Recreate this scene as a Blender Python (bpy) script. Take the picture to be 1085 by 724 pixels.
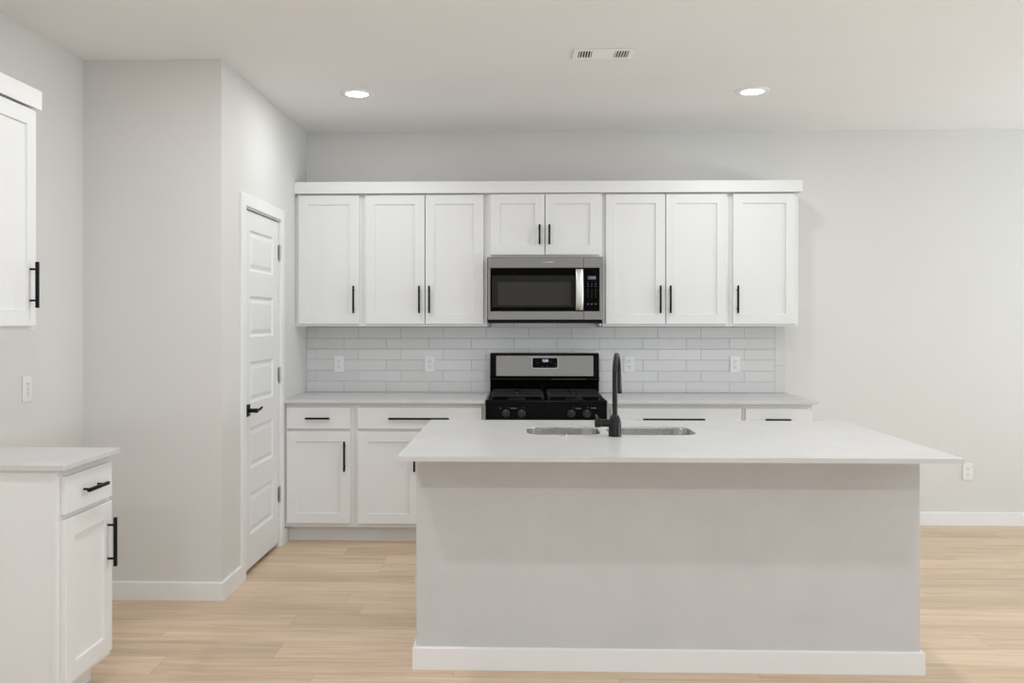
import bpy, bmesh, math, random
from mathutils import Vector, Matrix
random.seed(7)
for o in list(bpy.data.objects):
    bpy.data.objects.remove(o)
S = bpy.context.scene
C = S.collection
PI = math.pi

# ------------------------------------------------------------------ camera, world, lights, exposure
cd = bpy.data.cameras.new('camera'); cam = bpy.data.objects.new('camera', cd); C.objects.link(cam)
cam.location = (-0.1458, -6.1925, 1.4158)
cam.rotation_euler = (PI/2, 0, 0.0285)
cd.sensor_width = 36.0; cd.lens = 932.47/1085*36.0
cd.shift_x = 14.96/1085; cd.shift_y = -21.6/1085
cd.clip_start = 0.05
S.camera = cam

S.view_settings.view_transform = 'Standard'; S.view_settings.look = 'None'
S.view_settings.gamma = 1.0; S.view_settings.use_curve_mapping = False
S.view_settings.exposure = 0.0

W = bpy.data.worlds.new('world'); S.world = W; W.use_nodes = True
bg = W.node_tree.nodes['Background']; bg.inputs[0].default_value = (0.80, 0.90, 1.0, 1); bg.inputs[1].default_value = 0.1

def area(name, loc, rot, sx, sy, power, col):
    l = bpy.data.lights.new(name, 'AREA'); l.shape = 'RECTANGLE'; l.size = sx; l.size_y = sy
    l.energy = power; l.color = col
    o = bpy.data.objects.new(name, l); C.objects.link(o); o.location = loc; o.rotation_euler = rot
    return o
# daylight stand-ins; the first two are tilted up to brighten the ceiling
area('window_daylight_rear', (1.0, -9.14, 1.0), (PI/2+0.85, 0, 0), 5.4, 0.8, 58, (0.87, 0.93, 1.0))  # added fill behind the camera, no source seen there
area('window_ground_bounce_side', (5.55, -2.9, 1.0), (PI/2+0.75, 0, PI/2), 4.0, 0.8, 112, (0.84, 0.95, 1.0))  # daylight from the right, upward tilt added to lift the ceiling
area('window_skylight_side', (5.75, -2.9, 1.35), (PI/2, 0, PI/2), 4.2, 2.2, 10, (0.90, 0.97, 1.0))
DOWNLIGHT_W = 12.0
DOWNLIGHT_COL = (0.945, 0.97, 1.0)

# ------------------------------------------------------------------ dimensions
H = 2.7455; XP = -1.6765; XL = -2.3886; YC = -1.767
XR = 5.6; YR = -9.2
CT = 0.914

# ------------------------------------------------------------------ materials
def mat(name, col, rough=0.5, metal=0.0, spec=0.5, coat=0.0):
    m = bpy.data.materials.new(name); m.use_nodes = True
    b = m.node_tree.nodes['Principled BSDF']
    b.inputs['Base Color'].default_value = (*col, 1); b.inputs['Roughness'].default_value = rough
    b.inputs['Metallic'].default_value = metal
    b.inputs['Specular IOR Level'].default_value = spec
    b.inputs['Coat Weight'].default_value = coat
    return m
def N(m, t, **kw):
    n = m.node_tree.nodes.new(t)
    for k, v in kw.items(): setattr(n, k, v)
    return n
def L(m, a, b): m.node_tree.links.new(a, b)
def BS(m): return m.node_tree.nodes['Principled BSDF']
def mathn(m, op, a, b=None, c=None):
    n = N(m, 'ShaderNodeMath', operation=op)
    for i, v in enumerate((a, b, c)):
        if v is None: continue
        if isinstance(v, (int, float)): n.inputs[i].default_value = v
        else: L(m, v, n.inputs[i])
    return n.outputs[0]
def coords(m, scale=(1, 1, 1)):
    t = N(m, 'ShaderNodeTexCoord'); mp = N(m, 'ShaderNodeMapping'); mp.inputs['Scale'].default_value = scale
    L(m, t.outputs['Object'], mp.inputs['Vector']); return mp.outputs[0]
def noise(m, vec, scale, detail=3, rough=0.5):
    n = N(m, 'ShaderNodeTexNoise'); n.inputs['Scale'].default_value = scale; n.inputs['Detail'].default_value = detail
    n.inputs['Roughness'].default_value = rough; L(m, vec, n.inputs['Vector']); return n
def bump(m, h, strength, dist=0.001):
    b = N(m, 'ShaderNodeBump'); b.inputs['Strength'].default_value = strength; b.inputs['Distance'].default_value = dist
    L(m, h, b.inputs['Height']); L(m, b.outputs[0], BS(m).inputs['Normal'])
def ramp(m, fac, stops):
    r = N(m, 'ShaderNodeValToRGB'); e = r.color_ramp.elements
    e[0].position, e[0].color = stops[0][0], (*stops[0][1], 1); e[1].position, e[1].color = stops[-1][0], (*stops[-1][1], 1)
    for p, c in stops[1:-1]:
        k = e.new(p); k.color = (*c, 1)
    L(m, fac, r.inputs[0]); return r.outputs[0]

def paint(name, col, var=0.012, rough=0.75, peel=0.25):
    m = mat(name, col, rough, spec=0.25)
    v = coords(m)
    n = noise(m, v, 1.3, 2)
    lo = tuple(c*(1-var) for c in col); hi = tuple(min(1, c*(1+var)) for c in col)
    L(m, ramp(m, n.outputs[0], [(0.3, lo), (0.7, hi)]), BS(m).inputs['Base Color'])
    bump(m, noise(m, v, 260, 2).outputs[0], peel, 0.0006)
    return m
M_wall = paint('greige_wall_paint', (0.73, 0.718, 0.695))
M_ceil = paint('ceiling_paint', (0.865, 0.862, 0.86), peel=0.35)
M_trim = mat('white_trim_paint', (0.86, 0.86, 0.855), 0.4, spec=0.4)
M_cab = mat('white_cabinet_lacquer', (0.80, 0.80, 0.79), 0.38, spec=0.4)
v = coords(M_cab); bump(M_cab, noise(M_cab, v, 90, 2).outputs[0], 0.03, 0.0005)
M_door = mat('white_door_enamel', (0.82, 0.82, 0.82), 0.42, spec=0.4)

# island drywall: the same paint with faint scuffs
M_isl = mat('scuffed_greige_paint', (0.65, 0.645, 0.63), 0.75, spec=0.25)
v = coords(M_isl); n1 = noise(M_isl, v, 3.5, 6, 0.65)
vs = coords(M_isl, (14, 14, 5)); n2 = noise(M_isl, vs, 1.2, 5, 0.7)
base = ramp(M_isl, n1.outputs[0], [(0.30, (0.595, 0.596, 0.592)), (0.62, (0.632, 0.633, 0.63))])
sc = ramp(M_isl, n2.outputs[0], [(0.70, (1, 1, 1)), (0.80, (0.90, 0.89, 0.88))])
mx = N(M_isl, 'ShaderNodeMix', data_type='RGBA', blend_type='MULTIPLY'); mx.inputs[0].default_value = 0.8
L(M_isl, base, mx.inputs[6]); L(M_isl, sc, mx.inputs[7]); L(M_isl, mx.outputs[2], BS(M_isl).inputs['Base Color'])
bump(M_isl, noise(M_isl, v, 260, 2).outputs[0], 0.25, 0.0006)

# white quartz with hardly visible clouds
M_qtz = mat('white_quartz', (0.70, 0.695, 0.68), 0.28, spec=0.45)
v = coords(M_qtz); n1 = noise(M_qtz, v, 5.0, 8, 0.6)
L(M_qtz, ramp(M_qtz, n1.outputs[0], [(0.35, (0.595, 0.59, 0.58)), (0.6, (0.635, 0.63, 0.62))]), BS(M_qtz).inputs['Base Color'])

# ceramic wall tile, a slightly different grey for each tile
M_tile = mat('grey_ceramic_tile', (0.6, 0.59, 0.58), 0.18, spec=0.5)
g = N(M_tile, 'ShaderNodeNewGeometry')
L(M_tile, ramp(M_tile, g.outputs['Random Per Island'], [(0.0, (0.685, 0.677, 0.67)), (1.0, (0.725, 0.718, 0.712))]), BS(M_tile).inputs['Base Color'])
v = coords(M_tile, (1, 1, 3)); bump(M_tile, noise(M_tile, v, 9, 2).outputs[0], 0.12, 0.003)
M_grout = mat('grey_grout', (0.44, 0.435, 0.43), 0.9, spec=0.1)

# light oak planks laid along X
M_floor = mat('light_oak_planks', (0.6, 0.42, 0.26), 0.42, spec=0.55)
m = M_floor
tc = N(m, 'ShaderNodeTexCoord'); sx = N(m, 'ShaderNodeSeparateXYZ'); L(m, tc.outputs['Object'], sx.inputs[0])
PWID, PLEN = 0.180, 1.22
row = mathn(m, 'FLOOR', mathn(m, 'DIVIDE', sx.outputs[1], PWID))
wn = N(m, 'ShaderNodeTexWhiteNoise', noise_dimensions='1D'); L(m, row, wn.inputs['W'])
xo = mathn(m, 'ADD', mathn(m, 'DIVIDE', sx.outputs[0], PLEN), mathn(m, 'MULTIPLY', wn.outputs[0], 7.31))
col = mathn(m, 'FLOOR', xo)
cv = N(m, 'ShaderNodeCombineXYZ'); L(m, row, cv.inputs[0]); L(m, col, cv.inputs[1])
wn2 = N(m, 'ShaderNodeTexWhiteNoise', noise_dimensions='2D'); L(m, cv.outputs[0], wn2.inputs['Vector'])
# grain, shifted for each plank
gv = N(m, 'ShaderNodeCombineXYZ')
L(m, mathn(m, 'ADD', mathn(m, 'MULTIPLY', sx.outputs[0], 1.1), mathn(m, 'MULTIPLY', wn2.outputs[0], 40)), gv.inputs[0])
L(m, mathn(m, 'MULTIPLY', sx.outputs[1], 17), gv.inputs[1])
L(m, mathn(m, 'MULTIPLY', wn2.outputs[0], 90), gv.inputs[2])
gn = noise(m, gv.outputs[0], 1.6, 6, 0.62); gn.inputs['Distortion'].default_value = 0.5
gv2 = N(m, 'ShaderNodeCombineXYZ')
L(m, mathn(m, 'MULTIPLY', sx.outputs[0], 5), gv2.inputs[0]); L(m, mathn(m, 'MULTIPLY', sx.outputs[1], 150), gv2.inputs[1]); L(m, mathn(m, 'MULTIPLY', wn2.outputs[0], 50), gv2.inputs[2])
gf = noise(m, gv2.outputs[0], 1.0, 3, 0.6)
c1 = ramp(m, gn.outputs[0], [(0.28, (0.58, 0.420, 0.280)), (0.50, (0.72, 0.550, 0.392)), (0.72, (0.80, 0.642, 0.478))])
c2 = ramp(m, wn2.outputs[0], [(0.0, (0.90, 0.88, 0.855)), (1.0, (1.08, 1.07, 1.06))])
mx = N(m, 'ShaderNodeMix', data_type='RGBA', blend_type='MULTIPLY'); mx.inputs[0].default_value = 1; L(m, c1, mx.inputs[6]); L(m, c2, mx.inputs[7])
c3 = ramp(m, gf.outputs[0], [(0.3, (0.88, 0.865, 0.85)), (0.62, (1.0, 1.0, 1.0))])
mx2 = N(m, 'ShaderNodeMix', data_type='RGBA', blend_type='MULTIPLY'); mx2.inputs[0].default_value = 1; L(m, mx.outputs[2], mx2.inputs[6]); L(m, c3, mx2.inputs[7])
fy = mathn(m, 'FRACT', mathn(m, 'DIVIDE', sx.outputs[1], PWID)); fx = mathn(m, 'FRACT', xo)
ey = mathn(m, 'MULTIPLY', mathn(m, 'MINIMUM', fy, mathn(m, 'SUBTRACT', 1.0, fy)), PWID)
ex = mathn(m, 'MULTIPLY', mathn(m, 'MINIMUM', fx, mathn(m, 'SUBTRACT', 1.0, fx)), PLEN)
ed = mathn(m, 'MINIMUM', ex, ey)
c4 = ramp(m, mathn(m, 'DIVIDE', ed, 0.004), [(0.10, (0.74, 0.70, 0.66)), (0.5, (1, 1, 1))])
mx3 = N(m, 'ShaderNodeMix', data_type='RGBA', blend_type='MULTIPLY'); mx3.inputs[0].default_value = 1; L(m, mx2.outputs[2], mx3.inputs[6]); L(m, c4, mx3.inputs[7])
L(m, mx3.outputs[2], BS(m).inputs['Base Color'])
L(m, mathn(m, 'ADD', 0.34, mathn(m, 'MULTIPLY', gn.outputs[0], 0.16)), BS(m).inputs['Roughness'])
bump(m, gf.outputs[0], 0.06, 0.001)

def brushed(name, col, rough, stretch):
    m = mat(name, col, rough, 1.0)
    n = noise(m, coords(m, stretch), 1.0, 4, 0.6)
    L(m, mathn(m, 'ADD', rough-0.05, mathn(m, 'MULTIPLY', n.outputs[0], 0.10)), BS(m).inputs['Roughness'])
    lo = tuple(c*0.93 for c in col); hi = tuple(c*1.04 for c in col)
    L(m, ramp(m, n.outputs[0], [(0.3, lo), (0.7, hi)]), BS(m).inputs['Base Color'])
    return m
M_steel = brushed('brushed_stainless', (0.245, 0.235, 0.220), 0.34, (2, 2, 400))
M_steel_v = brushed('brushed_stainless_handle', (0.80, 0.80, 0.79), 0.42, (300, 300, 2))
M_sink = brushed('satin_sink_steel', (0.78, 0.765, 0.745), 0.20, (60, 60, 4))
M_chrome = mat('chrome', (0.75, 0.75, 0.75), 0.12, 1.0)
M_nickel = mat('satin_nickel', (0.50, 0.49, 0.47), 0.35, 1.0)
M_black = mat('matte_black_metal', (0.006, 0.006, 0.0065), 0.45, spec=0.15)
M_faucet = mat('matte_black_faucet', (0.009, 0.0092, 0.010), 0.30, spec=0.3)
M_enamel = mat('black_gloss_enamel', (0.0025, 0.0025, 0.0025), 0.16, spec=0.10)
M_blackpl = mat('black_plastic', (0.004, 0.004, 0.004), 0.35, spec=0.12)
M_iron = mat('cast_iron', (0.016, 0.0155, 0.015), 0.45, spec=0.3)
v = coords(M_iron); bump(M_iron, noise(M_iron, v, 400, 2).outputs[0], 0.3, 0.0005)
M_glass = mat('black_glass', (0.0025, 0.0025, 0.0025), 0.10, spec=0.08)
M_mesh1 = mat('oven_screen_border', (0.020, 0.019, 0.017), 0.4, spec=0.08)
M_mesh2 = mat('oven_screen', (0.044, 0.041, 0.036), 0.4, spec=0.1)
M_knob = mat('dark_grey_knob', (0.022, 0.022, 0.022), 0.35, spec=0.3)
M_mark = mat('grey_print', (0.30, 0.30, 0.30), 0.6)
M_logo = mat('pale_print', (0.62, 0.61, 0.59), 0.5)
M_plate = mat('white_plastic', (0.83, 0.83, 0.82), 0.35, spec=0.4)
M_slot = mat('dark_slot', (0.05, 0.05, 0.05), 0.7)
M_dark = mat('dark_cavity', (0.02, 0.02, 0.02), 0.9)
M_vent = mat('white_vent_enamel', (0.93, 0.93, 0.925), 0.4)
M_rubber = mat('grey_rubber', (0.10, 0.10, 0.10), 0.8)
def emit(name, col, s):
    m = mat(name, (0.02, 0.02, 0.03), 0.5)
    BS(m).inputs['Emission Color'].default_value = (*col, 1); BS(m).inputs['Emission Strength'].default_value = s
    return m
M_digit = emit('clock_digits', (0.72, 0.78, 1.0), 1.5)
M_digit2 = emit('dim_clock_digits', (0.62, 0.70, 0.85), 0.5)
M_lcd = emit('lcd_backlight', (0.25, 0.29, 0.36), 0.22)
M_lens = emit('lit_lamp_lens', (1.0, 0.98, 0.95), 9.0)
M_pane = bpy.data.materials.new('window_glass'); M_pane.use_nodes = True
nt = M_pane.node_tree; nt.nodes.clear()
o_ = nt.nodes.new('ShaderNodeOutputMaterial'); mi = nt.nodes.new('ShaderNodeMixShader'); mi.inputs[0].default_value = 0.06
tr = nt.nodes.new('ShaderNodeBsdfTransparent'); gl = nt.nodes.new('ShaderNodeBsdfGlossy'); gl.inputs['Roughness'].default_value = 0.02
nt.links.new(tr.outputs[0], mi.inputs[1]); nt.links.new(gl.outputs[0], mi.inputs[2]); nt.links.new(mi.outputs[0], o_.inputs[0])

# ------------------------------------------------------------------ mesh helpers
def B(): return bmesh.new()
def box(bm, x0, x1, y0, y1, z0, z1, bev=0.0, seg=2):
    x0, x1 = min(x0, x1), max(x0, x1); y0, y1 = min(y0, y1), max(y0, y1); z0, z1 = min(z0, z1), max(z0, z1)
    r = bmesh.ops.create_cube(bm, size=1.0)
    vs = r['verts']
    for v in vs:
        v.co = Vector(((x0+x1)/2 + v.co.x*(x1-x0), (y0+y1)/2 + v.co.y*(y1-y0), (z0+z1)/2 + v.co.z*(z1-z0)))
    if bev > 0:
        es = list({e for v in vs for e in v.link_edges})
        bmesh.ops.bevel(bm, geom=es, offset=bev, segments=seg, affect='EDGES', profile=0.5)
def loops(bm, ls, cap0=True, cap1=True, closed=True):
    vl = [[bm.verts.new(p) for p in l] for l in ls]
    n = len(ls[0])
    for a, b in zip(vl[:-1], vl[1:]):
        for i in range(n if closed else n-1):
            j = (i+1) % n
            bm.faces.new((a[i], a[j], b[j], b[i]))
    if cap0: bm.faces.new(vl[0])
    if cap1: bm.faces.new(vl[-1])
    return vl
def ring(c, r, axis='z', n=24, ph=0.0, sx=1.0, sy=1.0):
    out = []
    for i in range(n):
        a = 2*PI*i/n + ph; u, w = r*math.cos(a)*sx, r*math.sin(a)*sy
        d = {'z': (u, w, 0), 'y': (u, 0, w), 'x': (0, u, w)}[axis]
        out.append(Vector(c) + Vector(d))
    return out
def lathe(bm, c, prof, axis='z', n=28, cap0=True, cap1=True):
    ax = {'z': Vector((0, 0, 1)), 'y': Vector((0, 1, 0)), 'x': Vector((1, 0, 0))}[axis]
    loops(bm, [ring(Vector(c) + ax*h, max(r, 1e-5), axis, n) for r, h in prof], cap0, cap1)
def tube(bm, pts, rad, n=14):
    pts = [Vector(p) for p in pts]; ls = []; up = None
    for i, p in enumerate(pts):
        t = (pts[min(i+1, len(pts)-1)] - pts[max(i-1, 0)]).normalized()
        if up is None:
            up = Vector((1, 0, 0)) if abs(t.x) < 0.8 else Vector((0, 1, 0))
        s = t.cross(up).normalized(); up = s.cross(t).normalized()
        r = rad[i] if isinstance(rad, (list, tuple)) else rad
        ls.append([p + (s*math.cos(2*PI*k/n) + up*math.sin(2*PI*k/n))*r for k in range(n)])
    loops(bm, ls)
def rrect(cx, cy, hx, hy, r, n=6):
    pts = []
    for qx, qy, a0 in ((1, 1, 0), (-1, 1, PI/2), (-1, -1, PI), (1, -1, 1.5*PI)):
        for i in range(n+1):
            a = a0 + PI/2*i/n
            pts.append((cx + qx*(hx-r) + r*math.cos(a), cy + qy*(hy-r) + r*math.sin(a)))
    return pts
def obj(name, bm, m, parent=None, smooth=False, ang=35):
    bmesh.ops.recalc_face_normals(bm, faces=bm.faces)
    me = bpy.data.meshes.new(name); bm.to_mesh(me); bm.free()
    for x in (m if isinstance(m, (list, tuple)) else (m,)): me.materials.append(x)
    if smooth:
        me.polygons.foreach_set('use_smooth', [True]*len(me.polygons))
        me.set_sharp_from_angle(angle=math.radians(ang))
    o = bpy.data.objects.new(name, me); C.objects.link(o)
    if parent: o.parent = parent
    return o
def tag(o, label, cat, group=None):
    o['label'] = label; o['category'] = cat
    if group: o['group'] = group
    return o
def thing(name, label, cat, loc=(0, 0, 0), rz=0.0, group=None):
    o = bpy.data.objects.new(name, None); C.objects.link(o)
    o.empty_display_size = 0.1
    o.location = loc; o.rotation_euler = (0, 0, rz)
    return tag(o, label, cat, group)
def struct(name, bm, m, parent=None, label=None, cat=None, smooth=False):
    o = obj(name, bm, m, parent, smooth); o['kind'] = 'structure'
    if label: tag(o, label, cat)
    return o
def text(name, body, size, m, parent, loc, rot=(PI/2, 0, 0), depth=0.0004, sx=1.0):
    cu = bpy.data.curves.new(name, 'FONT'); cu.body = body; cu.size = size; cu.extrude = depth
    cu.align_x = 'CENTER'; cu.align_y = 'CENTER'
    t = bpy.data.objects.new(name + '_tmp', cu); C.objects.link(t)
    dg = bpy.context.evaluated_depsgraph_get(); dg.update()
    me = bpy.data.meshes.new_from_object(t.evaluated_get(dg))
    bpy.data.objects.remove(t)
    me.name = name; me.materials.clear(); me.materials.append(m)
    o = bpy.data.objects.new(name, me); C.objects.link(o); o.parent = parent; o.location = loc; o.rotation_euler = rot
    o.scale = (sx, 1, 1)
    return o
def dup(root, loc, rz, label, group=None):
    r = root.copy(); C.objects.link(r); r.location = loc; r.rotation_euler = (0, 0, rz); r['label'] = label
    if group: r['group'] = group
    for ch in list(root.children):
        c = ch.copy(); C.objects.link(c); c.parent = r
        for g in list(ch.children):
            d = g.copy(); C.objects.link(d); d.parent = c
    return r

# ------------------------------------------------------------------ setting
T = 0.12
bm = B(); box(bm, XL-T, XR+T, YR-T, T, -0.10, 0.0); struct('floor', bm, M_floor, None, 'light oak plank floor', 'floor')
bm = B(); box(bm, XL-T, XR+T, YR-T, T, H, H+0.12); struct('ceiling', bm, M_ceil, None, 'smooth pale ceiling with recessed lights', 'ceiling')
bm = B(); box(bm, XL-T, XR+T, 0, T, 0, H); struct('wall_back', bm, M_wall, None, 'greige wall behind the cabinets and range', 'wall')
bm = B(); box(bm, XL-T, XL, YR-T, 0, 0, H); struct('wall_left', bm, M_wall, None, 'greige wall carrying the short run of cabinets', 'wall')
# pantry closet: front wall and side wall with the door opening
DY0, DY1, DZ = -1.415, -0.700, 2.055        # door opening
bm = B(); box(bm, XL, XP-0.11, YC, YC+0.11, 0, H); box(bm, XP-0.11, XP, YC, DY0, 0, H)
box(bm, XP-0.11, XP, DY1, 0, 0, H); box(bm, XP-0.11, XP, DY0, DY1, DZ, H)
struct('wall_pantry', bm, M_wall, None, 'greige pantry wall with outside corner and the narrow door', 'wall')
# right wall and rear wall with windows (outside the frame)
def wall_window(name, axis, pos, out, u0, u1, z0, z1, a0, a1, idx):
    bm = B()
    def bx(u_0, u_1, zz0, zz1, p0, p1, bev=0, b=None):
        if axis == 'x': box(b or bm, p0, p1, u_0, u_1, zz0, zz1, bev)
        else: box(b or bm, u_0, u_1, p0, p1, zz0, zz1, bev)
    bx(a0, u0, 0, H, pos, pos+out); bx(u1, a1, 0, H, pos, pos+out); bx(u0, u1, 0, z0, pos, pos+out); bx(u0, u1, z1, H, pos, pos+out)
    struct(name, bm, M_wall, None, 'greige wall with wide windows', 'wall')
    e = thing('window_%d' % idx, 'wide white framed window letting daylight in', 'window'); e['kind'] = 'structure'
    b2 = B(); k = 4; p0, p1 = pos+out*0.3, pos+out*0.7
    for i in range(k+1):
        u = u0 + (u1-u0)*i/k
        bx(max(u0, u-0.03), min(u1, u+0.03), z0, z1, p0, p1, 0.004, b2)
    bx(u0, u1, z0, z0+0.05, p0, p1, 0.004, b2); bx(u0, u1, z1-0.05, z1, p0, p1, 0.004, b2)
    f = obj('window_frame', b2, M_trim, e); f['kind'] = 'structure'
    b3 = B(); bx(u0+0.01, u1-0.01, z0+0.02, z1-0.02, pos+out*0.48, pos+out*0.52, 0, b3)
    p = obj('window_pane', b3, M_pane, e); p['kind'] = 'structure'
wall_window('wall_right', 'x', XR, T, -5.0, -0.8, 0.25, 2.45, YR-T, 0, 1)
wall_window('wall_rear', 'y', YR, -T, -1.8, 3.8, 0.25, 2.45, XL-T, XR+T, 2)  # rear window is assumed, unseen behind the camera

# baseboards
def prof_board(bm, p0, p1, nrm, h=0.092, t=0.0145, m0=0, m1=0):
    """skirting along p0-p1 on the wall line; m0/m1 = 1 mitres that end round an outside corner, -1 into an inside corner"""
    p0, p1, nrm = Vector(p0), Vector(p1), Vector(nrm); d = (p1-p0).normalized()
    pr = [(0, 0), (t, 0), (t, h-0.004), (t-0.004, h), (0, h)]
    loops(bm, [[p + nrm*a + d*(s*a) + Vector((0, 0, z)) for a, z in pr] for p, s in ((p0, -m0), (p1, m1))])
bm = B(); prof_board(bm, (1.68, 0, 0), (XR, 0, 0), (0, -1, 0)); struct('baseboard_back', bm, M_trim, None, 'white baseboard along the back wall', 'baseboard')
bm = B(); prof_board(bm, (XL, YC, 0), (XP, YC, 0), (0, -1, 0), m0=-1, m1=1)
prof_board(bm, (XP, YC, 0), (XP, -1.478, 0), (1, 0, 0), m0=1); prof_board(bm, (XP, -0.642, 0), (XP, -0.545, 0), (1, 0, 0))
struct('baseboard_pantry', bm, M_trim, None, 'white baseboard around the pantry corner', 'baseboard')
bm = B(); prof_board(bm, (XL, -2.765, 0), (XL, YC, 0), (1, 0, 0), m1=-1); prof_board(bm, (XL, YR, 0), (XL, -3.16, 0), (1, 0, 0))
struct('baseboard_left', bm, M_trim, None, 'white baseboard beside the short base cabinet', 'baseboard')

# ------------------------------------------------------------------ handles and shaker fronts (front faces -Y)
def pull(name, parent, x, y, z, length, vertical, rad=0.0062, proj=0.030, m=None):
    """bar pull centred at x,z on a face at y"""
    bm = B(); r = rad
    hl = length/2; pp = hl - min(0.03, length*0.16)
    if vertical:
        box(bm, x-r, x+r, y-proj-r, y-proj+r, z-hl, z+hl, 0.0022)
        for s in (-1, 1): lathe(bm, (x, y-proj, z+s*pp), [(0.0045, 0), (0.0045, proj)], 'y', 10)
    else:
        box(bm, x-hl, x+hl, y-proj-r, y-proj+r, z-r, z+r, 0.0022)
        for s in (-1, 1): lathe(bm, (x+s*pp, y-proj, z), [(0.0045, 0), (0.0045, proj)], 'y', 10)
    o = obj(name, bm, m or M_black, parent, True); o['label'] = 'matte black bar pull'
    return o
def rect(x0, x1, z0, z1, y): return [(x0, y, z0), (x1, y, z0), (x1, y, z1), (x0, y, z1)]
def shaker(name, parent, x0, x1, z0, z1, yb, t=0.020, st=0.064, dep=0.0085):
    bm = B(); yf = yb - t; c = 0.0015
    def ins(d, y): return rect(x0+d, x1-d, z0+d, z1-d, y)
    loops(bm, [ins(0, yb), ins(0, yf+c), ins(c, yf), ins(st, yf), ins(st+0.002, yf+dep), ins(st+0.0045, yf+dep)])
    return obj(name, bm, M_cab, parent)
def slab(name, parent, x0, x1, z0, z1, yb, t=0.020):
    bm = B(); box(bm, x0, x1, yb-t, yb, z0, z1, 0.0018, 2)
    return obj(name, bm, M_cab, parent)
def face_frame(parent, hw, z0, z1, yf, mids=(), rails=(), st=0.038, t=0.019, ov=0.0):
    bm = B()
    box(bm, -hw-ov, -hw+st, yf, yf+t, z0, z1, 0.001, 1); box(bm, hw-st, hw+ov, yf, yf+t, z0, z1, 0.001, 1)
    box(bm, -hw+st-0.001, hw-st+0.001, yf, yf+t, z0, z0+st, 0.001, 1); box(bm, -hw+st-0.001, hw-st+0.001, yf, yf+t, z1-st, z1, 0.001, 1)
    for x in mids: box(bm, x-0.02, x+0.02, yf, yf+t, z0+st, z1-st, 0.001, 1)
    for z in rails: box(bm, -hw+st-0.001, hw-st+0.001, yf, yf+t, z-0.016, z+0.016, 0.001, 1)
    return obj('face_frame', bm, M_cab, parent)
def carcass(parent, hw, dep, z0, z1):
    """hollow cabinet box, open towards the face frame"""
    bm = B(); k = 0.016
    box(bm, -hw, -hw+k, -dep, 0, z0, z1); box(bm, hw-k, hw, -dep, 0, z0, z1)
    box(bm, -hw+k, hw-k, -dep, 0, z0, z0+k); box(bm, -hw+k, hw-k, -dep, 0, z1-k, z1); box(bm, -hw+k, hw-k, -0.012, 0, z0+k, z1-k)
    return obj('carcass', bm, M_cab, parent)

UP_Z0, UP_H = 1.380, 0.915
def upper(x0, x1, label, doors, zlow=0.0, fwd=0.0, loc=None, rz=0.0, ov=0.0, group='white wall cabinets', ptop=0.882):
    """doors: list of (door x0, x1, handle x or None) in world x relative to the cabinet centre"""
    xc = (x0+x1)/2; hw = (x1-x0)/2
    t = thing('wall_cabinet', label, 'cabinet', loc or (xc, 0, UP_Z0+zlow), rz, group)
    h = UP_H - zlow
    carcass(t, hw-0.0003, 0.286+fwd, 0, h); face_frame(t, hw-0.0003, 0, h, -0.305-fwd, ov=ov)
    for a, b, hx, hz, hl in doors:
        d = shaker('door', t, a, b, 0.0165 if not zlow else 0.014, ptop-zlow, -0.3055-fwd)
        pull('handle', d, hx, -0.3255-fwd, hz-zlow, hl, True)
    return t
RV = 0.0205
def rel(x0, x1, ds): 
    c = (x0+x1)/2; return [(a-c, b-c, h-c, z, l) for a, b, h, z, l in ds]
HZ, HLN = 1.560-UP_Z0, 0.183
XA, XB, XC_, XD, XE = -1.6760, -1.2225, -0.3845, 0.3845, 1.2230
XZ = 1.6775
upper(XA, XB, 'single door white wall cabinet beside the pantry wall', rel(XA, XB, [(-1.6535, -1.243, -1.277, HZ, HLN)]))
upper(XB, XC_, 'two door white wall cabinet between the pantry-side single cabinet and the microwave', rel(XB, XC_, [(-1.202, -0.8035, -0.8375, HZ, HLN), (-0.7985, -0.409, -0.770, HZ, HLN)]))
upper(XC_, XD, 'short two door white wall cabinet directly above the microwave', rel(XC_, XD, [(-0.363, -0.0022, -0.036, 1.9905-UP_Z0, 0.133), (0.0022, 0.363, 0.029, 1.9905-UP_Z0, 0.133)]), zlow=0.463, fwd=0.010)
upper(XD, XE, 'two door white wall cabinet between the microwave and the end cabinet', rel(XD, XE, [(0.405, 0.7975, 0.763, HZ, HLN), (0.8025, 1.2025, 0.829, HZ, HLN)]))
upper(XE, XZ, 'single door white wall cabinet at the open end of the run by the blank wall', rel(XE, XZ, [(1.2435, 1.655, 1.271, HZ, HLN)]))
# flat crown board over the whole run
bm = B(); box(bm, XP+0.001, 1.694, -0.348, -0.329, 2.2685, 2.346, 0.0015); box(bm, XP+0.001, 1.675, -0.329, -0.001, 2.296, 2.312)
box(bm, 1.6785, 1.694, -0.330, -0.001, 2.2685, 2.346, 0.0015)
tag(obj('crown_board', bm, M_cab), 'flat white crown board running over the wall cabinets above the range', 'trim')

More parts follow.
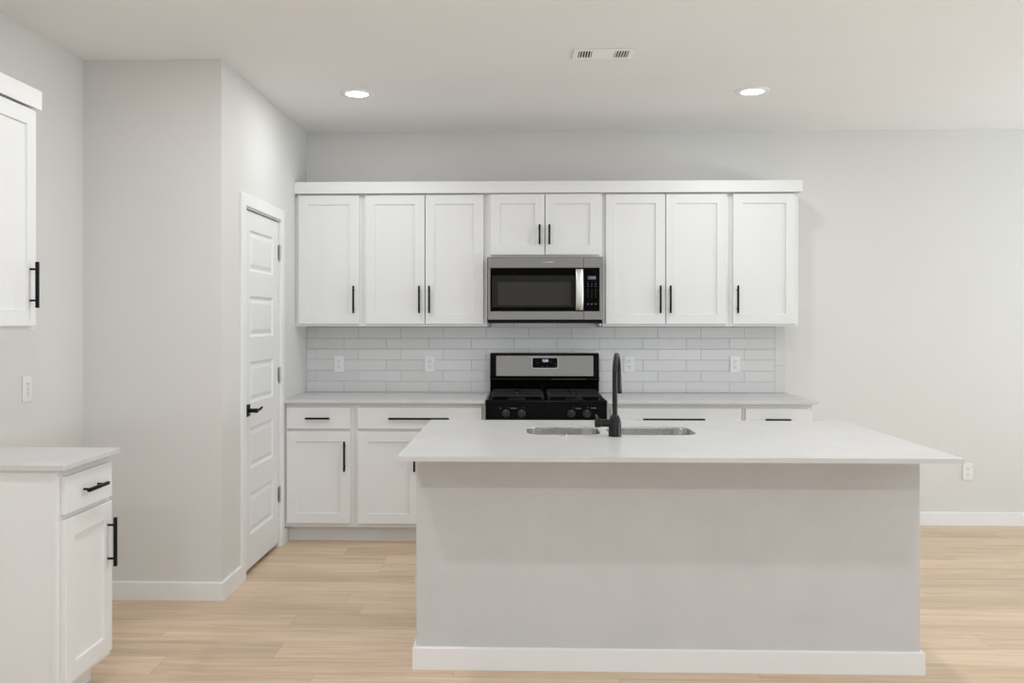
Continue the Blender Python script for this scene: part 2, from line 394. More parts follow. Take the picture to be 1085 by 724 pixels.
# ------------------------------------------------------------------ base cabinets
def base_cab(x0, x1, label, fronts, loc=None, rz=0.0, ov=0.0, group='white base cabinets', dep=0.610):
    xc = (x0+x1)/2; hw = (x1-x0)/2
    t = thing('base_cabinet', label, 'cabinet', loc or (xc, 0, 0), rz, group)
    carcass(t, hw-0.0003, dep-0.019, 0.102, 0.8935); face_frame(t, hw-0.0003, 0.102, 0.8935, -dep, rails=(0.721,), ov=ov)
    bm = B(); box(bm, -hw, hw, -dep+0.075, -dep+0.088, 0, 0.102); box(bm, -hw, -hw+0.016, -dep+0.088, 0, 0, 0.102); box(bm, hw-0.016, hw, -dep+0.088, 0, 0, 0.102)
    obj('toe_kick', bm, M_cab, t)
    for kind, a, b, hx, hl in fronts:
        if kind == 'drawer':
            d = slab('drawer', t, a, b, 0.731, 0.866, -dep-0.0005); pull('handle', d, hx, -dep-0.0205, 0.799, hl, False)
        else:
            d = shaker('door', t, a, b, 0.128, 0.7125, -dep-0.0005); pull('handle', d, hx, -dep-0.0205, 0.559, hl, True)
    return t
def relb(x0, x1, fs):
    c = (x0+x1)/2; return [(k, a-c, b-c, h-c, l) for k, a, b, h, l in fs]
base_cab(XA, -1.2195, 'white base cabinet with one drawer and one door beside the pantry door', relb(XA, -1.2195, [('drawer', -1.651, -1.242, -1.448, 0.156), ('door', -1.651, -1.242, -1.276, 0.190)]))
base_cab(-1.2195, -0.383, 'wide white base cabinet with long drawer beside the range, partly behind the island', relb(-1.2195, -0.383, [('drawer', -1.197, -0.406, -0.8035, 0.384), ('door', -1.197, -0.804, -0.832, 0.190), ('door', -0.799, -0.406, -0.771, 0.190)]))
base_cab(0.383, 1.2345, 'wide white base cabinet with long drawer behind the faucet', relb(0.383, 1.2345, [('drawer', 0.410, 1.222, 0.799, 0.386), ('door', 0.410, 0.8135, 0.785, 0.190), ('door', 0.8185, 1.222, 0.847, 0.190)]))
base_cab(1.2345, 1.673, 'white base cabinet with short drawer at the end by the blank wall', relb(1.2345, 1.673, [('drawer', 1.250, 1.645, 1.446, 0.158), ('door', 1.250, 1.645, 1.284, 0.190)]))
# worktops beside the range
bm = B(); box(bm, XP+0.0008, -0.3835, -0.648, -0.0005, 0.894, CT, 0.0018); tag(obj('countertop', bm, M_qtz), 'white quartz countertop between pantry wall and range', 'countertop')
bm = B(); box(bm, 0.3835, 1.699, -0.648, -0.0005, 0.894, CT, 0.0018); tag(obj('countertop', bm, M_qtz), 'white quartz countertop between range and blank wall', 'countertop')

# tile backsplash: real tiles on a grout bed
bm = B()
gt = 0.0022
xa, xb = XP+0.0008, 1.608
rows = [CT+0.0005 + 0.0763*i for i in range(7)]
for i in range(6):
    z0, z1 = rows[i], min(rows[i+1], 1.3795)
    ph = -1.607 if i % 2 == 1 else -1.4095
    xs = [xa] + [x for x in [ph + 0.3005*k for k in range(-2, 14)] if xa+0.02 < x < xb-0.02] + [xb]
    for a, b in zip(xs[:-1], xs[1:]): box(bm, a+gt/2, b-gt/2, -0.0085, -0.0030, z0+gt/2, z1-gt/2, 0.0010, 1)
z0 = rows[6]; xs = [xa] + [x for x in [-1.4095 + 0.3005*k for k in range(0, 14)] if x < xb-0.02] + [xb]
for a, b in zip(xs[:-1], xs[1:]):
    if b > -0.36 and a < 0.36: box(bm, max(a, -0.37)+gt/2, min(b, 0.37)-gt/2, -0.0085, -0.0030, z0+gt/2, z0+0.074, 0.0010, 1)
for z0, z1 in ((CT+0.0005, 1.105), (1.105, 1.3795)): box(bm, xb+gt/2, 1.680, -0.0085, -0.0030, z0+gt/2, z1-gt/2, 0.0010, 1)
tiles_ = set(bm.faces)
box(bm, xa, 1.679, -0.0068, -0.0004, CT+0.0004, 1.3796); box(bm, -0.37, 0.37, -0.0068, -0.0004, 1.3796, 1.446)
for f in bm.faces:
    if f not in tiles_: f.material_index = 1
tag(obj('tile_backsplash', bm, [M_tile, M_grout]), 'grey ceramic plank tile backsplash laid in running bond behind the range', 'backsplash')

# ------------------------------------------------------------------ microwave
MX0, MX1, MZ0, MZ1, MY = -0.3775, 0.3745, 1.4245, 1.8355, -0.400
t = thing('microwave', 'stainless over-the-range microwave hung under the short cabinet', 'microwave', (0, 0, 0))
bm = B(); box(bm, MX0, MX1, -0.372, -0.008, 1.4245, MZ1, 0.003); obj('body', bm, M_steel, t)
SEAM = 0.2515
def framed_front(x0, x1, zg0, zg1, gx0, gx1):
    """steel front plate with an opening for the black glass"""
    bm = B(); y0, y1 = MY, -0.3722
    box(bm, x0, x1, y0, y1, MZ0, zg0, 0.002); box(bm, x0, x1, y0, y1, zg1, MZ1, 0.002)
    if gx0 > x0 + 0.004: box(bm, x0, gx0, y0, y1, zg0-0.001, zg1+0.001, 0.002)
    if gx1 < x1 - 0.004: box(bm, gx1, x1, y0, y1, zg0-0.001, zg1+0.001, 0.002)
    return bm
ZG0, ZG1 = 1.481, 1.766
door = obj('door', framed_front(MX0, SEAM-0.0008, ZG0, ZG1, -0.3605, SEAM), M_steel, t)
bm = B(); box(bm, -0.3605, SEAM-0.0010, MY+0.0015, -0.374, ZG0, ZG1, 0.001); gw = obj('glass', bm, M_glass, door)
bm = B(); box(bm, -0.3495, 0.208, MY+0.0009, MY+0.002, 1.507, 1.716, 0.0004, 1); obj('window', bm, M_mesh1, door)
bm = B(); box(bm, -0.3125, 0.168, MY+0.0004, MY+0.0012, 1.520, 1.673, 0.0003, 1); obj('screen', bm, M_mesh2, door)
# curved steel handle
bm = B(); ls = []
for i in range(17):
    u = i/16; z = 1.487 + u*(1.757-1.487); bow = 0.034*math.sin(PI*u)**0.55 if 0 < u < 1 else 0
    y = MY - 0.004 - bow
    ls.append([(0.2005, y-0.006, z), (0.208, y-0.012, z), (0.240, y-0.012, z), (0.2475, y-0.006, z), (0.2475, y, z), (0.2005, y, z)])
loops(bm, ls); o = obj('handle', bm, M_steel_v, door, True, 40); o['label'] = 'bright bowed steel handle'
# logo mark on the top rail
bm = B(); loops(bm, [ring((-0.010, MY-0.0006, 1.805), r, 'y', 20, 0, 1.5, 0.8) for r in (0.0062, 0.0075)], False, False)
for i, wd in enumerate((0.0035, 0.006, 0.005, 0.007, 0.005, 0.006)): box(bm, 0.004+i*0.009, 0.004+i*0.009+wd, MY-0.0007, MY-0.0001, 1.801, 1.808)
obj('emblem', bm, M_logo, door)
panel = obj('control_panel', framed_front(SEAM+0.0008, MX1, ZG0, ZG1, SEAM, 0.3565), M_steel, t)
bm = B(); box(bm, SEAM+0.0010, 0.3565, MY+0.0010, -0.374, ZG0, ZG1, 0.001); obj('keypad', bm, M_glass, panel)
bm = B(); box(bm, 0.280, 0.334, MY+0.0002, MY+0.002, 1.689, 1.712, 0.0004, 1); obj('display', bm, M_lcd, panel)
text('digits', '12:00', 0.017, M_digit2, panel, (0.308, MY-0.0002, 1.7005))
M_faint = mat('faint_print', (0.085, 0.085, 0.085), 0.6)
def key(x, z, w, h):
    bm = B(); box(bm, x-w, x+w, MY+0.0002, MY+0.0015, z-h, z+h); obj('key', bm, M_faint, panel)
for r_, z in enumerate((1.675, 1.660, 1.645, 1.622, 1.610, 1.598, 1.586, 1.574)):
    for cx in (0.2805, 0.306, 0.331): key(cx, z, 0.0045 if r_ in (1, 2) else 0.003, 0.0022 if r_ in (1, 2) else 0.0014)
for cx in (0.281, 0.306, 0.332): key(cx, 1.528, 0.006, 0.004)
bm = B(); box(bm, MX0+0.001, MX1-0.001, -0.392, -0.03, 1.402, 1.4242, 0.003)
for i in range(26): box(bm, MX0+0.03+i*0.0266, MX0+0.048+i*0.0266, -0.394, -0.39, 1.407, 1.419)
obj('vent_grille', bm, M_blackpl, t)
bm = B(); box(bm, 0.352, 0.370, -0.385, -0.365, 1.384, 1.402, 0.003); obj('light_lens', bm, M_nickel, t)

# ------------------------------------------------------------------ gas range
t = thing('gas_range', 'freestanding black and stainless gas range between the two countertops', 'range', (0, 0, 0))
RX = 0.3795
bm = B(); box(bm, -RX+0.002, RX-0.002, -0.630, -0.035, 0.035, 0.900, 0.002); obj('body', bm, M_enamel, t)
for sx_ in (-1, 1):
    for y in (-0.58, -0.09):
        bm = B(); lathe(bm, (sx_*0.33, y, 0.0), [(0.018, 0), (0.018, 0.012), (0.011, 0.014), (0.011, 0.036)], 'z', 14); obj('foot', bm, M_rubber, t)
# cooktop pan with raised rim
bm = B()
out = [(-RX, -0.655), (RX, -0.655), (RX, -0.060), (-RX, -0.060)]
def rl(d, z): return [(x - math.copysign(d, x), y + (d if y < -0.3 else -d), z) for x, y in out]
loops(bm, [rl(0, 0.8985), rl(0, 0.917), rl(0.002, 0.9195), rl(0.011, 0.9195), rl(0.017, 0.9075), rl(0.05, 0.9055)])
obj('cooktop', bm, M_enamel, t, True, 50)
# control panel (slightly raked)
bm = B(); pr = [(-0.630, 0.898), (-0.656, 0.8975), (-0.664, 0.886), (-0.680, 0.772), (-0.672, 0.764), (-0.630, 0.764)]
loops(bm, [[(x, a, z) for a, z in pr] for x in (-RX, RX)]); obj('control_panel', bm, M_enamel, t)
def knob(x):
    bm = B(); n = 26
    k = Matrix.Rotation(math.radians(-8), 3, 'X')
    lathe(bm, (0, 0, 0), [(0.0265, 0.0), (0.0265, -0.005), (0.0235, -0.008), (0.0225, -0.024), (0.0205, -0.027), (0.001, -0.027)], 'y', n)
    box(bm, -0.004, 0.004, -0.036, -0.025, -0.021, 0.021, 0.0015)
    for v in bm.verts: v.co = k @ v.co + Vector((x, -0.6712, 0.836))
    o = obj('knob', bm, M_knob, t, True, 40)
    b2 = B(); box(b2, -0.001, 0.001, -0.0366, -0.0358, 0.008, 0.019)
    for v in b2.verts: v.co = k @ v.co + Vector((x, -0.6712, 0.836))
    obj('pointer', b2, M_mark, o)
for x in (-0.2525, -0.1545, 0.1570, 0.2530): knob(x)
for x0, x1, z in ((-0.292, -0.284, 0.868), (-0.222, -0.190, 0.868), (-0.186, -0.182, 0.868), (-0.238, -0.234, 0.873), (-0.146, -0.142, 0.873), (0.184, 0.190, 0.868), (0.194, 0.218, 0.868), (0.281, 0.287, 0.871), (0.291, 0.312, 0.871), (0.168, 0.172, 0.874), (0.258, 0.262, 0.874)):
    y = -0.664 - (0.886-z)*0.1404; bm = B(); box(bm, x0, x1, y-0.0006, y+0.001, z-0.0016, z+0.0016); obj('knob_mark', bm, M_mark, t)
# oven door, handle, drawer (below the island's edge in the photo)
bm = B(); box(bm, -RX+0.003, RX-0.003, -0.676, -0.632, 0.235, 0.758, 0.006); od = obj('oven_door', bm, M_steel, t)
bm = B(); box(bm, -0.27, 0.27, -0.6775, -0.675, 0.33, 0.62, 0.001); obj('oven_window', bm, M_glass, od)
bm = B(); tube(bm, [(-0.33, -0.722, 0.715), (0.33, -0.722, 0.715)], 0.012)
for s in (-1, 1): box(bm, s*0.315-0.01, s*0.315+0.01, -0.72, -0.675, 0.705, 0.725, 0.003)
obj('oven_handle', bm, M_steel_v, od, True)
bm = B(); box(bm, -RX+0.003, RX-0.003, -0.672, -0.632, 0.045, 0.228, 0.006); obj('drawer', bm, M_steel, t)
# backguard
bm = B()
pr = [(-0.034, 0.899), (-0.034, 1.188), (-0.040, 1.1935), (-0.070, 1.1935), (-0.078, 1.188), (-0.094, 1.030), (-0.108, 1.022), (-0.108, 1.008), (-0.080, 0.996), (-0.070, 0.920), (-0.064, 0.899)]
GX0, GX1 = -0.3735, 0.3805
nv = loops(bm, [[(x, a, z) for a, z in pr] for x in (GX0, GX1)])
bmesh.ops.bevel(bm, geom=[e for e in bm.edges if abs(e.verts[0].co.x-e.verts[1].co.x) < 1e-6 and min(e.verts[0].co.z, e.verts[1].co.z) > 1.18], offset=0.004, segments=2, affect='EDGES')
bgd = obj('backguard', bm, M_enamel, t)
def on_guard(z, off):   # point on the raked face
    return -0.078 - (1.188-z)/(1.188-1.030)*0.016 - off
def guard_plate(name, x0, x1, z0, z1, r, off, th, m, par):
    bm = B(); pts = rrect((x0+x1)/2, (z0+z1)/2, (x1-x0)/2, (z1-z0)/2, r, 4)
    loops(bm, [[(x, on_guard(z, -th), z) for x, z in pts], [(x, on_guard(z, off), z) for x, z in pts]])
    return obj(name, bm, m, par)
sp = guard_plate('steel_fascia', -0.331, 0.341, 1.036, 1.1755, 0.006, 0.003, 0.002, M_steel, bgd)
guard_plate('display_bezel', -0.0845, 0.0975, 1.0875, 1.1650, 0.009, 0.0040, 0.0, M_nickel, bgd)
guard_plate('display', -0.0805, 0.0935, 1.0915, 1.1615, 0.007, 0.0050, 0.0, M_glass, bgd)
tx = text('clock_digits', '12:00', 0.0245, M_digit, bgd, (0.008, on_guard(1.142, 0.0056), 1.141), (PI/2 - 0.1, 0, 0), sx=0.78)
for x, z in ((-0.045, 1.126), (-0.009, 1.100), (0.024, 1.100), (0.078, 1.119), (0.078, 1.101), (0.045, 1.134)):
    y = on_guard(z, 0.0053); bm = B(); box(bm, x-0.006, x+0.006, y-0.0003, y+0.0005, z-0.0016, z+0.0016); obj('key_mark', bm, M_faint, bgd)
bm = B(); box(bm, 0.05, 0.29, -0.1092, -0.107, 1.0125, 1.0175, 0.0008, 1); obj('oven_vent', bm, mat('vent_grey', (0.05, 0.05, 0.05), 0.4), bgd)
# burners
for sx_, y, r in ((-1, -0.185, 0.036), (1, -0.185, 0.040), (-1, -0.475, 0.046), (1, -0.475, 0.044)):
    bm = B(); lathe(bm, (sx_*0.185, y, 0.9065), [(r+0.012, 0), (r+0.010, 0.008), (r-0.004, 0.010), (r-0.004, 0.014)], 'z', 24); b_ = obj('burner', bm, M_iron, t, True)
    bm = B(); lathe(bm, (sx_*0.185, y, 0.9205), [(r, 0), (r, 0.006), (r-0.004, 0.009), (0.001, 0.0095)], 'z', 24); obj('burner_cap', bm, M_iron, b_, True)
# two cast iron grates
for s in (-1, 1):
    bm = B(); x0, x1 = (0.014, 0.352) if s > 0 else (-0.352, -0.014)
    y0, y1, z0, z1, w = -0.600, -0.112, 0.9335, 0.947, 0.006
    for x in (x0, x1-2*w): box(bm, x, x+2*w, y0, y1, z0, z1, 0.0025)
    for y in (y0, (y0+y1)/2-w, y1-2*w): box(bm, x0+w, x1-w, y, y+2*w, z0, z1, 0.0025)
    cx = s*0.185
    for cy in (-0.475, -0.185):
        ya, yb = (y0, (y0+y1)/2) if cy < -0.3 else ((y0+y1)/2, y1)
        for dx in (-1, 1):
            box(bm, cx+dx*0.022, (x0+w if dx < 0 else x1-w), cy-w, cy+w, z0, z1, 0.002)
        box(bm, cx-w, cx+w, ya+w, cy-0.022, z0, z1, 0.002); box(bm, cx-w, cx+w, cy+0.022, yb-w, z0, z1, 0.002)
    for x in (x0+w, x1-w):
        for y in (y0+w, (y0+y1)/2, y1-w): box(bm, x-w, x+w, y-w, y+w, 0.9075, z0+0.002, 0.001, 1)
    obj('grate', bm, M_iron, t)

# ------------------------------------------------------------------ island
IX0, IX1, IY0, IY1 = -0.6127, 1.4665, -2.9437, -1.7261
BX0, BX1, BY0, BY1 = -0.5807, 1.4479, -2.6152, -1.800
IZ = 0.896
t = thing('kitchen_island', 'greige painted island base with white baseboard under the white top', 'island', ((BX0+BX1)/2, (BY0+BY1)/2, 0))
ox, oy = (BX0+BX1)/2, (BY0+BY1)/2
bm = B(); k = 0.10
def ibx(b, x0, x1, y0, y1, z0, z1, bev=0.0): box(b, x0-ox, x1-ox, y0-oy, y1-oy, z0, z1, bev)
ibx(bm, BX0, BX1, BY0, BY0+k, 0, IZ, 0.003); ibx(bm, BX0, BX0+k, BY0+k-0.004, BY1, 0, IZ, 0.003); ibx(bm, BX1-k, BX1, BY0+k-0.004, BY1, 0, IZ, 0.003)
obj('knee_wall', bm, M_isl, t)
bm = B(); bt = 0.0145
for a, b, n_, m0, m1 in (((BX0, BY0), (BX1, BY0), (0, -1, 0), 1, 1), ((BX0, BY0), (BX0, BY1), (-1, 0, 0), 1, 0), ((BX1, BY0), (BX1, BY1), (1, 0, 0), 1, 0)):
    prof_board(bm, (a[0]-ox, a[1]-oy, 0), (b[0]-ox, b[1]-oy, 0), n_, 0.090, bt, m0, m1)
obj('baseboard', bm, M_trim, t)
bm = B()
ibx(bm, BX0+k, BX1-k, BY1-0.02, BY1-0.002, 0.102, IZ); ibx(bm, BX0+k, BX1-k, BY1-0.08, BY1-0.07, 0, 0.102)
obj('cabinet_back', bm, M_cab, t)
e_ = [(-0.475, -0.06), (-0.05, 0.365), (0.375, 0.79), (0.80, 1.215)]
for a, b in e_:
    dd = shaker('door', t, -b+ox-0.06, -a+ox-0.06, 0.128, 0.86, 0.0)
    dd.rotation_euler = (0, 0, PI); dd.location = (0, BY1-oy, 0)
    pull('handle', dd, (-b+ox-0.06)+0.035, -0.020, 0.70, 0.19, True)

# countertop with two bowl openings
BWL = [(-0.128, 0.204), (0.238, 0.628)]
SY0, SY1 = -2.302, -1.985
bm = B()
def add_loop(pts, z):
    vs = [bm.verts.new((x, y, z)) for x, y in pts]
    return [bm.edges.new((vs[i], vs[(i+1) % len(vs)])) for i in range(len(vs))], vs
E_ = []
e1, v1 = add_loop(rrect((IX0+IX1)/2, (IY0+IY1)/2, (IX1-IX0)/2, (IY1-IY0)/2, 0.006, 3), CT); E_ += e1
for a, b in BWL:
    e1, v1 = add_loop(rrect((a+b)/2, (SY0+SY1)/2, (b-a)/2, (SY1-SY0)/2, 0.075, 8), CT); E_ += e1
bmesh.ops.triangle_fill(bm, use_beauty=True, use_dissolve=False, edges=E_)
r = bmesh.ops.extrude_face_region(bm, geom=list(bm.faces))
for v in [g for g in r['geom'] if isinstance(g, bmesh.types.BMVert)]: v.co.z = IZ
tag(obj('island_countertop', bm, M_qtz), 'large white quartz slab on the island with sink cutouts', 'countertop')

# undermount double sink
t = thing('kitchen_sink', 'stainless double bowl sink set under the island top', 'sink', (0.25, (SY0+SY1)/2, 0.70))
for a, b in BWL:
    bm = B(); cx, cy, hx, hy = (a+b)/2-0.25, 0.0, (b-a)/2, (SY1-SY0)/2
    def rr(d, z, r=0.075): return [(x, y, z-0.70) for x, y in rrect(cx, cy, hx+d, hy+d, r+min(d, 0), 8)]
    zt = CT-0.0045
    loops(bm, [rr(-0.0008, zt-0.002), rr(-0.0008, zt), rr(-0.0022, zt), rr(-0.0024, zt-0.003), rr(-0.004, 0.735), rr(-0.010, 0.722), rr(-0.024, 0.715), rr(-0.055, 0.713)], False, True)
    loops(bm, [rr(-0.0008, zt-0.002), rr(-0.0010, zt-0.02), rr(-0.0015, 0.735), rr(-0.008, 0.716), rr(-0.055, 0.710)], False, True)
    bs = obj('basin', bm, M_sink, t, True, 50)
    bm = B(); lathe(bm, (cx, cy, 0.0132), [(0.045, 0), (0.045, 0.002), (0.036, 0.003), (0.034, 0.001), (0.001, 0.001)], 'z', 24); obj('drain', bm, M_chrome, bs, True)

# faucet
FX, FY = 0.2545, -2.345
t = thing('kitchen_faucet', 'matte black gooseneck faucet standing on the island behind the sink', 'faucet', (FX, FY, CT))
bm = B(); lathe(bm, (0, 0, 0.0), [(0.0285, 0.0004), (0.0285, 0.003), (0.0278, 0.006), (0.0275, 0.052), (0.0262, 0.066), (0.022, 0.080), (0.0165, 0.090), (0.0125, 0.095)], 'z', 32); obj('base', bm, M_faucet, t, True, 50)
dirv = Vector((0.20, 1.0, 0)).normalized(); R = 0.088; top = 0.2700
zc = 0.262
pts = [Vector((0.0, 0, z)) for z in (0.085, 0.13, 0.18, 0.22, zc)]
for i in range(1, 19):
    a = PI*i/18; pts.append(Vector((0, 0, zc)) + dirv*(R - R*math.cos(a)) + Vector((0, 0, R*math.sin(a))))
bm = B(); tube(bm, pts, 0.0112, 18); obj('spout', bm, M_faucet, t, True, 60)
e = pts[-1]
bm = B(); lathe(bm, (e.x, e.y, e.z), [(0.0113, 0.004), (0.0125, 0.0), (0.0130, -0.012), (0.0130, -0.030), (0.0150, -0.065), (0.0165, -0.085), (0.0150, -0.089), (0.001, -0.087)], 'z', 24); obj('spray_head', bm, M_faucet, t, True, 45)
bm = B(); lathe(bm, (0, 0, 0.057), [(0.0165, 0.0), (0.0165, -0.062), (0.0185, -0.063), (0.0185, -0.084), (0.016, -0.088), (0.001, -0.088)], 'x', 26); hd = obj('handle', bm, M_faucet, t, True, 45)
bm = B(); tube(bm, [(-0.075, 0, 0.068), (-0.0755, 0.004, 0.078), (-0.076, 0.022, 0.081), (-0.076, 0.060, 0.082), (-0.076, 0.088, 0.083)], [0.006, 0.006, 0.0055, 0.005, 0.004], 12); obj('lever', bm, M_faucet, hd, True, 60)
# air switch button in the countertop in front of the left bowl
bm = B(); lathe(bm, (0.034, -2.342, CT+0.0003), [(0.021, 0), (0.021, 0.003), (0.0175, 0.005), (0.015, 0.0045), (0.0145, 0.008), (0.001, 0.009)], 'z', 24)
tag(obj('air_switch_button', bm, M_chrome, None, True), 'small chrome push button set in the island top beside the faucet', 'button')

# ------------------------------------------------------------------ short cabinet run on the wall facing +X
LW = 0.386; LY = (-3.152-2.764)/2; hw = (3.152-2.764)/2
base_cab(-hw, hw, 'narrow white base cabinet with drawer and door by itself near the camera', [('drawer', -hw+0.020, hw-0.020, 0.004, 0.156), ('door', -hw+0.020, hw-0.020, hw-0.056, 0.190)], loc=(XL+0.0008, LY, 0), rz=PI/2, ov=0.003)
bm = B(); box(bm, XL+0.0008, XL+0.648, -3.178, -2.745, 0.894, CT, 0.0018); tag(obj('countertop', bm, M_qtz), 'short white quartz countertop on the narrow base cabinet by itself', 'countertop')
UY = (-3.074-2.686)/2
upper(-hw, hw, 'white wall cabinet hung above the narrow base cabinet, cut by the picture edge', [(-hw+0.018, hw-0.016, hw-0.062, HZ, HLN)], fwd=-0.043, loc=(XL+0.0008, UY, UP_Z0), rz=PI/2, ov=0.003, ptop=0.882)
bm = B(); y0, y1 = -3.084, -2.680
box(bm, XL+0.2855, XL+0.295, y0, y1, 2.2685, 2.346, 0.0015); box(bm, XL+0.001, XL+0.286, y0+0.02, y1-0.02, 2.296, 2.312)
box(bm, XL+0.001, XL+0.287, y1-0.006, y1, 2.2975, 2.346, 0.001); box(bm, XL+0.001, XL+0.287, y0, y0+0.006, 2.2975, 2.346, 0.001)
tag(obj('crown_board', bm, M_cab), 'short white crown board on the wall cabinet at the picture edge', 'trim')

# ------------------------------------------------------------------ pantry door (front faces +X; built facing -Y, rotated)
dt = thing('door_1', 'narrow white five panel pantry door with black lever', 'door', (XP, (DY0+DY1)/2, 0), PI/2); dt['kind'] = 'structure'
dw = (DY1-DY0)/2
bm = B(); g_ = 0.0035; jt = 0.0005
sx0, sx1, sz0, sz1 = -dw+g_+0.012, dw-g_-0.012, 0.028, 2.034
px0, px1 = sx0+0.112, sx1-0.112
yF, yB = 0.003, 0.038
tops = [1.930-0.3715*i for i in range(5)]; ph_ = 0.232
zs = [sz1] + [z for tp in tops for z in (tp, tp-ph_)] + [sz0]
def quad(a, b, c, d): bm.faces.new([bm.verts.new(p) for p in (a, b, c, d)])
def fr(x0, x1, z0, z1): quad(*rect(x0, x1, z0, z1, yF))
fr(sx0, px0, sz0, sz1); fr(px1, sx1, sz0, sz1)
for i in range(0, len(zs), 2): fr(px0, px1, zs[i+1], zs[i])
for tp in tops:
    def pr_(d, y): return rect(px0+d, px1-d, tp-ph_+d, tp-d, y)
    loops(bm, [pr_(0, yF), pr_(0.012, yF+0.009), pr_(0.020, yF+0.009), pr_(0.042, yF+0.002)], False, True)
loops(bm, [rect(sx0, sx1, sz0, sz1, yF), rect(sx0, sx1, sz0, sz1, yB)], False, True)
bmesh.ops.remove_doubles(bm, verts=bm.verts, dist=1e-5)
sl = obj('door_leaf', bm, M_door, dt); sl['kind'] = 'structure'
# jamb + stop
bm = B()
box(bm, -dw+0.0003, -dw+0.012, 0.0, 0.11, 0, DZ-0.0003); box(bm, dw-0.012, dw-0.0003, 0.0, 0.11, 0, DZ-0.0003); box(bm, -dw+0.012, dw-0.012, 0.0, 0.11, DZ-0.013, DZ-0.0003)
box(bm, -dw+0.012, -dw+0.022, 0.0385, 0.07, 0, DZ-0.013); box(bm, dw-0.022, dw-0.012, 0.0385, 0.07, 0, DZ-0.013); box(bm, -dw+0.012, dw-0.012, 0.0385, 0.07, DZ-0.024, DZ-0.013)
o = obj('door_jamb', bm, M_trim, dt); o['kind'] = 'structure'
bm = B(); cw = 0.066; rv = 0.005
box(bm, -dw+rv-cw, -dw+rv, -0.016, -0.0003, 0, DZ-rv+cw, 0.002); box(bm, dw-rv, dw-rv+cw, -0.016, -0.0003, 0, DZ-rv+cw, 0.002); box(bm, -dw+rv-0.001, dw-rv+0.001, -0.016, -0.0003, DZ-rv, DZ-rv+cw, 0.002)
o = obj('door_casing', bm, M_trim, dt); o['kind'] = 'structure'
for z in (1.845, 1.080, 0.330):
    bm = B(); lathe(bm, (dw-0.0125, -0.006, z-0.045), [(0.0065, 0), (0.0065, 0.09)], 'z', 12); lathe(bm, (dw-0.0125, -0.006, z-0.051), [(0.004, 0), (0.0055, 0.006)], 'z', 10); lathe(bm, (dw-0.0125, -0.006, z+0.045), [(0.0055, 0), (0.004, 0.006)], 'z', 10)
    box(bm, dw-0.030, dw-0.0125, 0.0008, 0.0028, z-0.044, z+0.044); box(bm, dw-0.0125, dw-0.002, -0.0018, -0.0002, z-0.044, z+0.044)
    o = obj('hinge', bm, M_nickel, dt, True); o['kind'] = 'structure'; o['label'] = 'satin nickel hinge'
hx_ = sx0 + 0.058
bm = B(); box(bm, hx_-0.033, hx_+0.033, -0.006, 0.0028, 0.918-0.033, 0.918+0.033, 0.002)
lathe(bm, (hx_, -0.006, 0.918), [(0.012, 0.0), (0.0115, -0.030), (0.0125, -0.032), (0.0125, -0.050), (0.010, -0.053)], 'y', 20)
tube(bm, [(hx_-0.004, -0.044, 0.918), (hx_+0.035, -0.044, 0.917), (hx_+0.060, -0.045, 0.916), (hx_+0.085, -0.047, 0.920), (hx_+0.112, -0.047, 0.926)], [0.0095, 0.0088, 0.0075, 0.0068, 0.0065], 14)
o = obj('door_handle', bm, M_black, dt, True, 45); o['kind'] = 'structure'; o['label'] = 'matte black lever on square rose'

# ------------------------------------------------------------------ wall plates
def plate_shape(bm): box(bm, -0.0355, 0.0355, -0.006, 0, -0.0585, 0.0585, 0.0025)
def outlet(loc, rz, label, first=[None]):
    if first[0] is None:
        t = thing('wall_outlet', label, 'outlet', loc, rz, 'duplex outlets')
        bm = B(); plate_shape(bm); obj('cover_plate', bm, M_plate, t)
        for s in (-1, 1):
            bm = B(); pts = rrect(0, s*0.0195, 0.0165, 0.0140, 0.010, 5)
            loops(bm, [[(x, -0.0055, z) for x, z in pts], [(x, -0.0078, z) for x, z in pts], [(x*0.97, -0.0083, s*0.0195+(z-s*0.0195)*0.97) for x, z in pts]])
            rc = obj('receptacle', bm, M_plate, t)
            for x, h in ((-0.0068, 0.0045), (0.0068, 0.0036)): bm = B(); box(bm, x-0.0013, x+0.0013, -0.0086, -0.008, s*0.0195+0.004-h, s*0.0195+0.004+h); obj('slot', bm, M_slot, rc)
            bm = B(); lathe(bm, (0, -0.0086, s*0.0195-0.0075), [(0.0028, 0), (0.0028, 0.0006)], 'y', 10)
            obj('ground_hole', bm, M_slot, rc)
        first[0] = t; return t
    return dup(first[0], loc, rz, label)
for x, lab in ((-1.4435, 'white duplex outlet on the backsplash closest to the pantry wall'), (-0.802, 'white duplex outlet on the backsplash beside the range on the pantry side'),
               (0.596, 'white duplex outlet on the backsplash just behind the faucet'), (1.3325, 'white duplex outlet on the backsplash under the end wall cabinet')):
    outlet((x, -0.0086, 1.1150), 0, lab)
outlet((2.936, -0.0004, 0.373), 0, 'white duplex outlet low on the blank wall past the island corner')
t = thing('safety_outlet', 'white test-button outlet above the narrow base cabinet', 'outlet', (XL+0.0004, -2.280, 1.109), PI/2)
bm = B(); plate_shape(bm); obj('cover_plate', bm, M_plate, t)
bm = B(); box(bm, -0.0165, 0.0165, -0.0085, -0.005, -0.0335, 0.0335, 0.0015); fc = obj('receptacle', bm, M_plate, t)
for z in (0.004, -0.004):
    bm = B(); box(bm, -0.008, 0.008, -0.0098, -0.008, z-0.003, z+0.003, 0.0008, 1); obj('button', bm, mat('grey_button', (0.55, 0.55, 0.55), 0.5), fc)
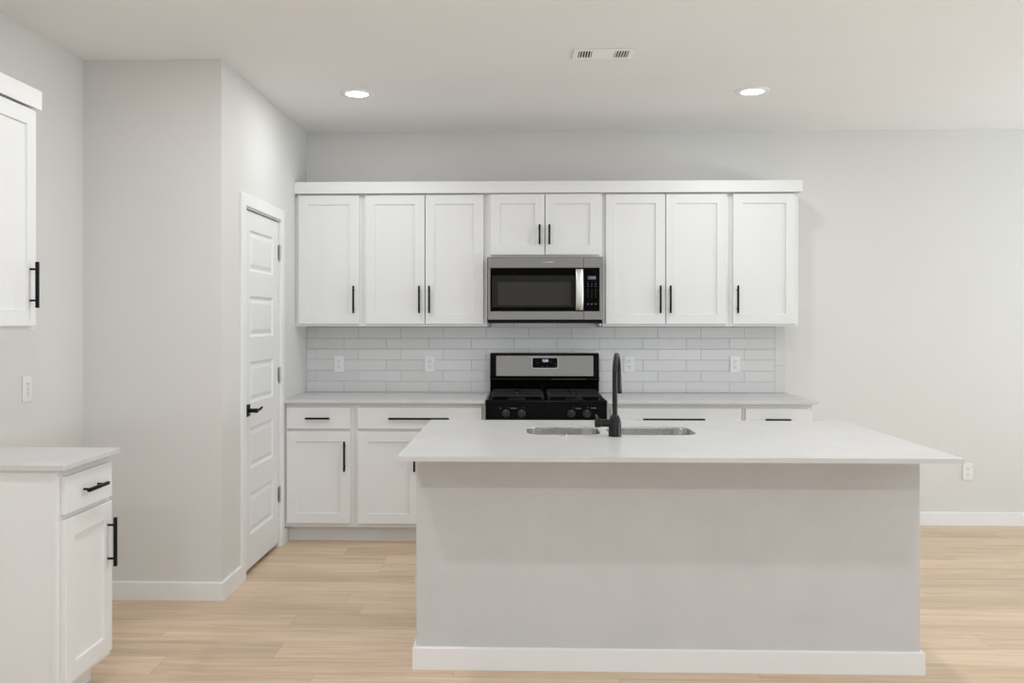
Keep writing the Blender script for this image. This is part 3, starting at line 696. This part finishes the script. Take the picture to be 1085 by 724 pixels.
for s in (-1, 1):
    for x in (-0.0065, 0.0065): bm = B(); box(bm, x-0.0013, x+0.0013, -0.0089, -0.008, s*0.021-0.001, s*0.021+0.007); obj('slot', bm, M_slot, fc)
    bm = B(); lathe(bm, (0, -0.0089, s*0.021-0.006), [(0.0027, 0), (0.0027, 0.0006)], 'y', 10); obj('ground_hole', bm, M_slot, fc)

# ------------------------------------------------------------------ ceiling: downlights and register
def downlight(loc, label, power=DOWNLIGHT_W, col=None):
    t = thing('recessed_light', label, 'ceiling light', loc, 0, 'recessed ceiling lights')
    bm = B(); lathe(bm, (0, 0, 0), [(0.0970, -0.0003), (0.0965, -0.0035), (0.080, -0.0090), (0.0665, -0.0085), (0.0645, -0.0050), (0.0645, -0.0010)], 'z', 48, True, False); obj('trim_ring', bm, M_vent, t, True, 40)
    bm = B(); lathe(bm, (0, 0, 0), [(0.0643, -0.0022), (0.0643, -0.0052), (0.001, -0.0056)], 'z', 40); obj('lens', bm, M_lens, t, True, 30)
    l = bpy.data.lights.new('downlight_glow', 'AREA'); l.shape = 'DISK'; l.size = 0.125; l.energy = power; l.color = col or DOWNLIGHT_COL; l.spread = math.radians(180)
    o = bpy.data.objects.new('downlight_glow', l); C.objects.link(o); o.parent = t; o.location = (0, 0, -0.0095)
    return t
names = {(-1.112, -1.090): 'lit recessed ceiling light closest to the pantry door wall', (1.178, -1.075): 'lit recessed ceiling light above the end cabinet by the blank wall',
         (-1.140, -2.680): 'lit recessed ceiling light over the short cabinet side, cut by the picture top', (1.210, -2.680): 'lit recessed ceiling light over the island end, cut by the picture top',
         (-1.240, -4.240): 'recessed ceiling light over the seating side nearer the short cabinet run', (1.700, -4.240): 'recessed ceiling light over the seating side nearer the blank wall',
         (-1.3, -6.75): 'recessed ceiling light behind the camera on the cabinet side', (0.3, -6.75): 'recessed ceiling light behind the camera in the middle', (1.9, -6.75): 'recessed ceiling light behind the camera on the window side'}
for (x, y), lab in names.items(): downlight((x, y, H-0.0002), lab, 21.5 if y < -6 else 10.0 if y < -4 else (5.5 if x < 0 else 6.0) if y > -2 else (9.8 if x < 0 else 12.5), (0.78, 0.88, 1.0) if y < -6 else None)

t = thing('ceiling_register', 'white metal air register in the ceiling above the range', 'vent', (0.2515, -1.811, H-0.0003))
bm = B(); wx, wy = 0.149, 0.076
box(bm, -wx, wx, -wy, -wy+0.020, -0.007, 0, 0.0025); box(bm, -wx, wx, wy-0.020, wy, -0.007, 0, 0.0025); box(bm, -wx, -wx+0.026, -wy+0.018, wy-0.018, -0.007, 0, 0.0025); box(bm, wx-0.026, wx, -wy+0.018, wy-0.018, -0.007, 0, 0.0025)
for x in (-0.050, 0.050): box(bm, x-0.006, x+0.006, -wy+0.018, wy-0.018, -0.006, 0)
obj('frame', bm, M_vent, t)
bm = B(); box(bm, -wx+0.02, wx-0.02, -wy+0.016, wy-0.016, -0.0012, -0.0002); obj('duct_opening', bm, M_dark, t)
def slat(cx, cy, lx, ly, ang, axis):
    bm = B(); box(bm, -lx/2, lx/2, -ly/2, ly/2, -0.0005, 0.0005)
    R_ = Matrix.Rotation(ang, 3, axis)
    for v in bm.verts: v.co = R_ @ v.co + Vector((cx, cy, -0.0042))
    obj('slat', bm, M_vent, t)
for s in (-1, 1):
    for i in range(5):
        slat(s*(0.0625 + i*0.0132), 0, 0.0062, 2*wy-0.038, s*math.radians(35), 'Y')
for i in range(10): slat(0, -0.052 + i*0.0116, 0.09, 0.0096, math.radians(-20), 'X')
